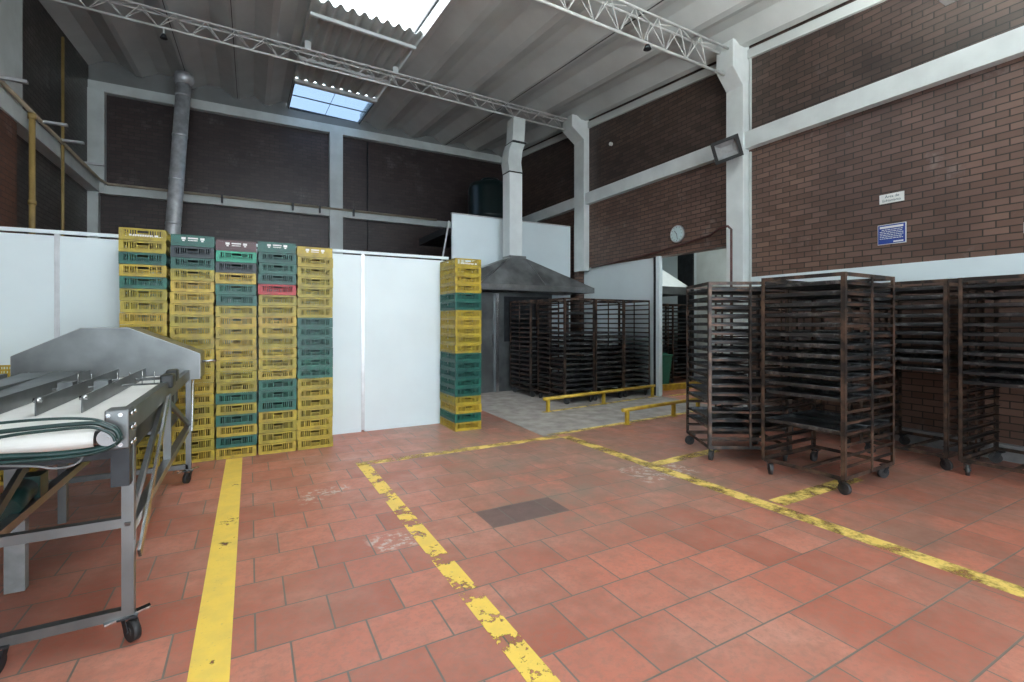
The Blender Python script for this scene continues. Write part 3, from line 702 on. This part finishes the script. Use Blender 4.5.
# pipe on the back beam and left beam, yellow conduits
bp=thing('beam_pipe','long beige pipe lying along the back and left wall beams','pipe',(0,0,0))
MB().tube([(XL+.23,2.0,4.40),(XL+.23,YB-.35,4.25),(XL+.34,YB-.2,4.21),(4.5,YB-.2,4.19)],.028,10).build('pipe_run',M['beigepipe'],bp)
for x in (-.55,.9,1.5,2.3):
    MB().box(x-.02,x+.02,YB-.24,YB-.155,4.06,4.24).build('clamp',M['darkst'],bp)
for y in (7.9,9.35,10.15,11.4):
    MB().box(XL+.05,XL+.52,y-.03,y+.03,4.275,4.31).build('arm',M['alu'],bp)
tag(MB().tube([(XL+.26,8.92,0),(XL+.26,8.92,4.22)],.035,12).tube([(XL+.26,8.92,3.0),(XL+.26,8.92,3.06)],.045,12).tube([(XL+.26,8.92,4.17),(XL+.26,8.92,4.25)],.046,12).build('yellow_conduit',M['yelpipe']),'thick yellow conduit on the left brick wall, ending at the beam','conduit')
tag(MB().tube([(XL+.22,10.3,0),(XL+.22,10.3,6.0)],.022,10).build('yellow_conduit',M['yelpipe']),'thin tall yellowish conduit on left wall reaching the roof','conduit')
tag(MB().tube([(2.68,YB-.03,2.2),(2.68,YB-.03,6.05)],.012,8).build('wall_cable',M['darkst']),'thin dark cable running down the back brick wall','cable')

# ------------------------------------------------------------------ conveyor machine
cv=thing('conveyor_machine','stainless steel conveyor with white belt, gabled cover and castors','conveyor',(0,0,0))
XA,XB=-.47,-1.60     # right and left side frames
YN,YFAR=2.67,5.02
S=M['steeld']
def P(name,mb,mat=S,par=cv,bev=0): return mb.build(name,mat,par,bev)
for x in (XA,-.93,XB):
    P('leg',MB().box(x-.022,x+.022,YN-.022,YN+.022,.11,.92)); 
for x in (XA,XB): P('leg',MB().box(x-.02,x+.02,YFAR-.02,YFAR+.02,.11,.93))
P('leg',MB().box(-1.10,-1.02,3.38,3.43,.01,.90),M['curb'])
P('leg',MB().box(XA-.02,XA+.02,3.78,3.82,.50,.93)); P('leg',MB().box(-1.0,-.96,3.78,3.82,.2,.93))
P('bottom_rail',MB().box(XB,XA-.022,YN-.02,YN+.02,.10,.14)); P('cross_rail',MB().box(XB,XA-.022,YN-.02,YN+.02,.50,.54))
P('bottom_rail',MB().box(XB,XA,YFAR-.02,YFAR+.02,.12,.16))
for x in (XA,-.95,XB):
    P('side_rail',MB().box(x-.022,x+.022,YN+.02,YFAR-.02,.47,.51),M['steel'])
    P('brace',MB().bar((x,YN-.02,.50),(x,3.66,.92),.045,.02,up=(1,0,0))); P('brace',MB().bar((x,3.72,.91),(x,YFAR-.06,.52),.035,.02,up=(1,0,0)))
# long flat stay from the near leg foot, and far bright angle leg
P('stay',MB().bar((XA+.035,YN+.02,.36),(XA+.035,3.55,.93),.05,.012,up=(1,0,0)),M['chrome'])
P('far_angle_plate',MB().prism([(YFAR-.08,.46),(YFAR+.04,.46),(YFAR+.20,1.02),(YFAR+.06,1.02)],XA+.028,XA+.034,'x'),M['chrome'])
P('side_beam',MB().box(XA-.025,XA+.015,YN-.02,3.75,.915,1.015)); P('side_beam',MB().box(XB-.015,XB+.025,YN-.02,4.9,.915,1.015))
P('side_beam',MB().box(XA-.02,XA+.012,3.75,YFAR,.90,.98),M['steeld'])
ep=P('end_plate',MB().box(XA-.06,XA+.022,YN-.12,YN-.02,.865,1.03),S,cv,.006)
P('leg_sleeve',MB().box(XA-.045,XA+.018,YN-.09,YN-.022,.70,.863),M['darkst'])
for yy in (YN-.10,YN-.04):
    for zz in (.885,.95,1.01): MB().cyl((XA+.022,yy,zz),(XA+.034,yy,zz),.009,8).build('bolt',M['chrome'],ep)
for xx in (XA-.045,XA-.005):
    for zz in (.885,1.01): MB().cyl((xx,YN-.12,zz),(xx,YN-.13,zz),.009,8).build('bolt',M['chrome'],ep)
# roller and belt
RYC,RZC,RR=YN-.06,.905,.036
P('end_roller',MB().cyl((XB+.04,RYC,RZC),(XA-.065,RYC,RZC),RR,28),M['chrome'])
pu=P('pulley',MB().cyl((-.507,2.485,.93),(-.507,2.52,.93),.034,28).cyl((-.507,2.475,.93),(-.507,2.487,.93),.024,24).cyl((-.507,2.468,.93),(-.507,2.476,.93),.010,16).cyl((-.507,2.52,.93),(-.507,2.56,.93),.012,12),M['steel'])
bp_=[]; rr=RR+.003
for k in range(13):
    a=PI/2+PI*k/12; bp_.append((RYC+rr*math.cos(a),RZC+rr*math.sin(a)))
poly=[(4.95,RZC+rr)]+bp_+[(4.95,RZC-rr)]
rin=rr-.003
inn=[(4.95,RZC-rin)]+[(RYC+rin*math.cos(PI/2+PI*k/12),RZC+rin*math.sin(PI/2+PI*k/12)) for k in range(12,-1,-1)]+[(4.95,RZC+rin)]
mb=MB(); n=len(poly); A=poly; B=list(reversed(inn)); vs=[]
for x in (XB+.06,XA-.10):
    vs+=[(x,y,z) for y,z in A]+[(x,y,z) for y,z in B]
fs=[]
for i in range(n-1):
    fs+=[(i,i+1,2*n+i+1,2*n+i),(n+i,3*n+i,3*n+i+1,n+i+1),(i,n+i,n+i+1,i+1),(2*n+i,2*n+i+1,3*n+i+1,3*n+i)]
mb.add(vs,fs,False); P('belt',mb,M['belt'])
# lane dividers
for i,x in enumerate((-.73,-.90,-1.07,-1.24,-1.41)):
    d=P('lane_divider',MB().prism([(3.10,.948),(4.75,.948),(4.75,1.03),(3.10,1.03)],x-.002,x+.002,'x'))
    MB().cyl((x-.015,3.13,1.02),(x+.015,3.13,1.02),.012,10).build('clip',M['chrome'],d)
    if i<4: P('cover_plate',MB().add([(x-.005,3.50+.05*(i%2),1.00),(x-.165,3.50+.05*(i%2),1.00),(x-.165,4.6,1.035),(x-.005,4.6,1.035),(x-.005,3.50+.05*(i%2),1.003),(x-.165,3.50+.05*(i%2),1.003),(x-.165,4.6,1.038),(x-.005,4.6,1.038)],[(0,1,2,3),(7,6,5,4),(0,4,5,1),(1,5,6,2),(2,6,7,3),(3,7,4,0)]) if i in (2,3) else MB().box(x-.12,x-.05,3.85,3.95,.955,1.03),M['steeld'])
for y in (3.95,4.35): P('cross_bar',MB().cyl((XB+.03,y,.985),(XA-.03,y,.985),.006,10))
P('pin_bar',MB().box(-1.25,XA-.12,4.39,4.41,.965,.977),M['steeld'])
for k in range(9): P('pin',MB().cyl((-1.20+k*.072,4.40,.93),(-1.20+k*.072,4.40,1.03),.004,6),M['chrome'])
P('bearing_block',MB().box(XA-.03,XA+.04,3.72,3.86,.975,1.06),M['black'],cv,.01); P('bearing_block',MB().box(XA-.03,XA+.035,3.95,4.06,.99,1.07),M['black'],cv,.01)
# gabled cover
gp=[(-1.58,.86),(-.385,.90),(-.385,1.118),(-.88,1.345),(-1.18,1.345),(-1.58,1.135)]
yg0,yg1=4.98,5.42
P('cover_front',MB().prism(gp,yg0,yg0+.006,'y'),M['steeld'])
mb=MB()
for (a,b) in ((2,3),(3,4),(4,5),(5,0),(1,2)):
    (xa,za),(xb,zb)=gp[a],gp[b]; nx,nz=(zb-za),-(xb-xa); l=math.hypot(nx,nz); nx*=.004/l; nz*=.004/l
    mb.add([(xa,yg0,za),(xb,yg0,zb),(xb,yg1,zb),(xa,yg1,za),(xa+nx,yg0,za+nz),(xb+nx,yg0,zb+nz),(xb+nx,yg1,zb+nz),(xa+nx,yg1,za+nz)],[(0,1,2,3),(7,6,5,4),(0,4,5,1),(1,5,6,2),(2,6,7,3),(3,7,4,0)])
P('cover_top',mb,M['steel'])
P('latch_bolt',MB().cyl((XA+.06,YFAR+.12,1.04),(XA+.20,YFAR+.12,1.045),.010,8).cyl((XA+.05,YFAR+.12,1.04),(XA+.09,YFAR+.12,1.04),.025,10),M['chrome'])
P('under_tray',MB().box(XB+.06,XA-.06,2.95,4.85,.74,.84),M['darkst']); P('tray_shelf',MB().box(XB+.05,XA-.05,4.2,4.95,.60,.62),M['steeld']); P('return_drum',MB().cyl((XB+.05,4.6,.80),(XA-.05,4.6,.80),.06,20),M['steeld'])
mt=P('gear_motor',MB().cyl((-.99,3.05,.53),(-.99,3.27,.56),.055,18).box(-1.04,-.93,3.27,3.38,.50,.62),M['hose'])
# castors
for x,y,yaw in ((XA,YN,2.2),(-.88,YN,1.3),(XB,YN,.5),(XA,YFAR,1.2),(XB,YFAR,1.0)):
    c=caster('caster',cv,(x,y,.108),yaw,.045,M['rubber'])
    MB().bar((x-.08,y-.03,.10),(x+.075,y+.02,.118),.03,.008).build('brake_lever',M['chrome'],c)
# hoses
def cat(name,pts,r,mat,label,catg='hose'):
    # smooth through the points
    out=[]; Pn=[Vector(p) for p in pts]
    for i in range(len(Pn)-1):
        p0=Pn[max(i-1,0)];p1=Pn[i];p2=Pn[i+1];p3=Pn[min(i+2,len(Pn)-1)]
        for k in range(8):
            t=k/8; out.append(.5*((2*p1)+(p2-p0)*t+(2*p0-5*p1+4*p2-p3)*t*t+(-p0+3*p1-3*p2+p3)*t**3))
    out.append(Pn[-1]); o=MB().tube(out,r,8).build(name,mat,cv); o['label']=label; return o
ex=[(-1.6,2.56,1.0)]
cat('drive_cord',[(-1.6,2.52,.99),(-.902,2.5,1.013),(-.823,2.5,1.019),(-.712,2.5,1.021),(-.624,2.5,1.017),(-.548,2.5,1.005),(-.507,2.5,.983),(-.478,2.5,.965),(-.464,2.5,.93)],.0055,M['hose'],'dark green drive cord arched highest over the chrome pulley')
cat('drive_cord',[(-1.6,2.5,.96),(-.895,2.48,.983),(-.817,2.48,.989),(-.706,2.48,.994),(-.619,2.48,.996),(-.543,2.48,.993),(-.503,2.48,.974),(-.476,2.48,.953),(-.468,2.48,.925)],.009,M['hose'],'thick dark green drive cord over the pulley')
cat('drive_cord',[(-1.6,2.46,.94),(-.888,2.45,.965),(-.81,2.45,.974),(-.742,2.45,.981),(-.643,2.45,.985),(-.554,2.45,.984),(-.511,2.45,.968),(-.484,2.45,.945),(-.474,2.45,.92)],.006,M['hose'],'thin dark green drive cord over the pulley')
cat('drive_cord',[(-1.6,2.52,.90),(-.902,2.5,.895),(-.823,2.5,.892),(-.683,2.5,.882),(-.579,2.5,.882),(-.522,2.5,.888),(-.490,2.5,.897),(-.466,2.5,.925)],.012,M['hose'],'thickest dark green cord returning below the pulley')
cat('drive_cord',[(-1.6,2.49,.87),(-.895,2.48,.874),(-.817,2.48,.873),(-.678,2.48,.869),(-.574,2.48,.872),(-.515,2.48,.884),(-.48,2.48,.90)],.007,M['hose'],'thin dark green cord returning lowest')
cat('power_cable',[(-1.6,2.5,.885),(-.902,2.5,.868),(-.823,2.5,.858),(-.726,2.5,.842),(-.669,2.5,.826),(-.624,2.5,.828),(-.594,2.5,.845),(-.582,2.5,.875)],.0045,M['cable'],'thin grey cable looping under the pulley cords','cable')

# ------------------------------------------------------------------ lighting
w=bpy.data.worlds.new('overcast_sky'); SC.world=w; w.use_nodes=True; nt=w.node_tree; bg=nt.nodes['Background']
tc=N(nt,'ShaderNodeTexCoord'); nz=N(nt,'ShaderNodeTexNoise',Scale=2.2,Detail=5); L(nt,tc.outputs['Generated'],nz.inputs['Vector'])
c=mix(nt,ramp(nt,nz.outputs['Fac'],.35,.65),(.74,.87,1.0),(.93,.97,1.0)); L(nt,c,bg.inputs[0]); bg.inputs[1].default_value=4.3
# added uplighters above the view: open-topped troughs made up to brighten the roof
M['added_uptube']=emit('added_uplight',(.97,1,.98),42)
for x,y,w_ in ((-1.2,1.5,'beside the left wall'),(2.2,1.6,'in the middle'),(5.0,1.9,'beside the right wall')):
    t=thing('ceiling_lamp','added unseen open-topped hanging lamp brightening the roof, '+w_,'ceiling lamp',(x,y,4.45))
    MB().box(-.9,.9,-.14,.14,0,.02).box(-.9,.9,-.16,-.14,0,.05).box(-.9,.9,.14,.16,0,.05).build('housing',M['whiteb'],t)
    MB().box(-.85,.85,-.10,.10,.025,.06).build('tube',M['added_uptube'],t)
    MB().box(-.705,-.695,-.005,.005,.06,roofz(x,y)-4.6).box(.695,.705,-.005,.005,.06,roofz(x,y)-4.6).build('hanger',M['alu'],t)

cam=bpy.data.cameras.new('camera'); co=bpy.data.objects.new('camera',cam); COL.objects.link(co); SC.camera=co
cam.sensor_width=36; cam.lens=479.6/1024*36; cam.shift_y=-(341-321.5)/1024; cam.clip_start=.05
co.location=(0,0,1.4); co.rotation_euler=(PI/2,0,-math.atan2(.4794,.8776))
SC.view_settings.view_transform='Standard'; SC.view_settings.look='None'; SC.view_settings.gamma=1; SC.view_settings.use_curve_mapping=False
SC.view_settings.exposure=1.05
SC.cycles.max_bounces=8; SC.cycles.diffuse_bounces=5; SC.cycles.use_denoising=True
SC.cycles.sample_clamp_indirect=6
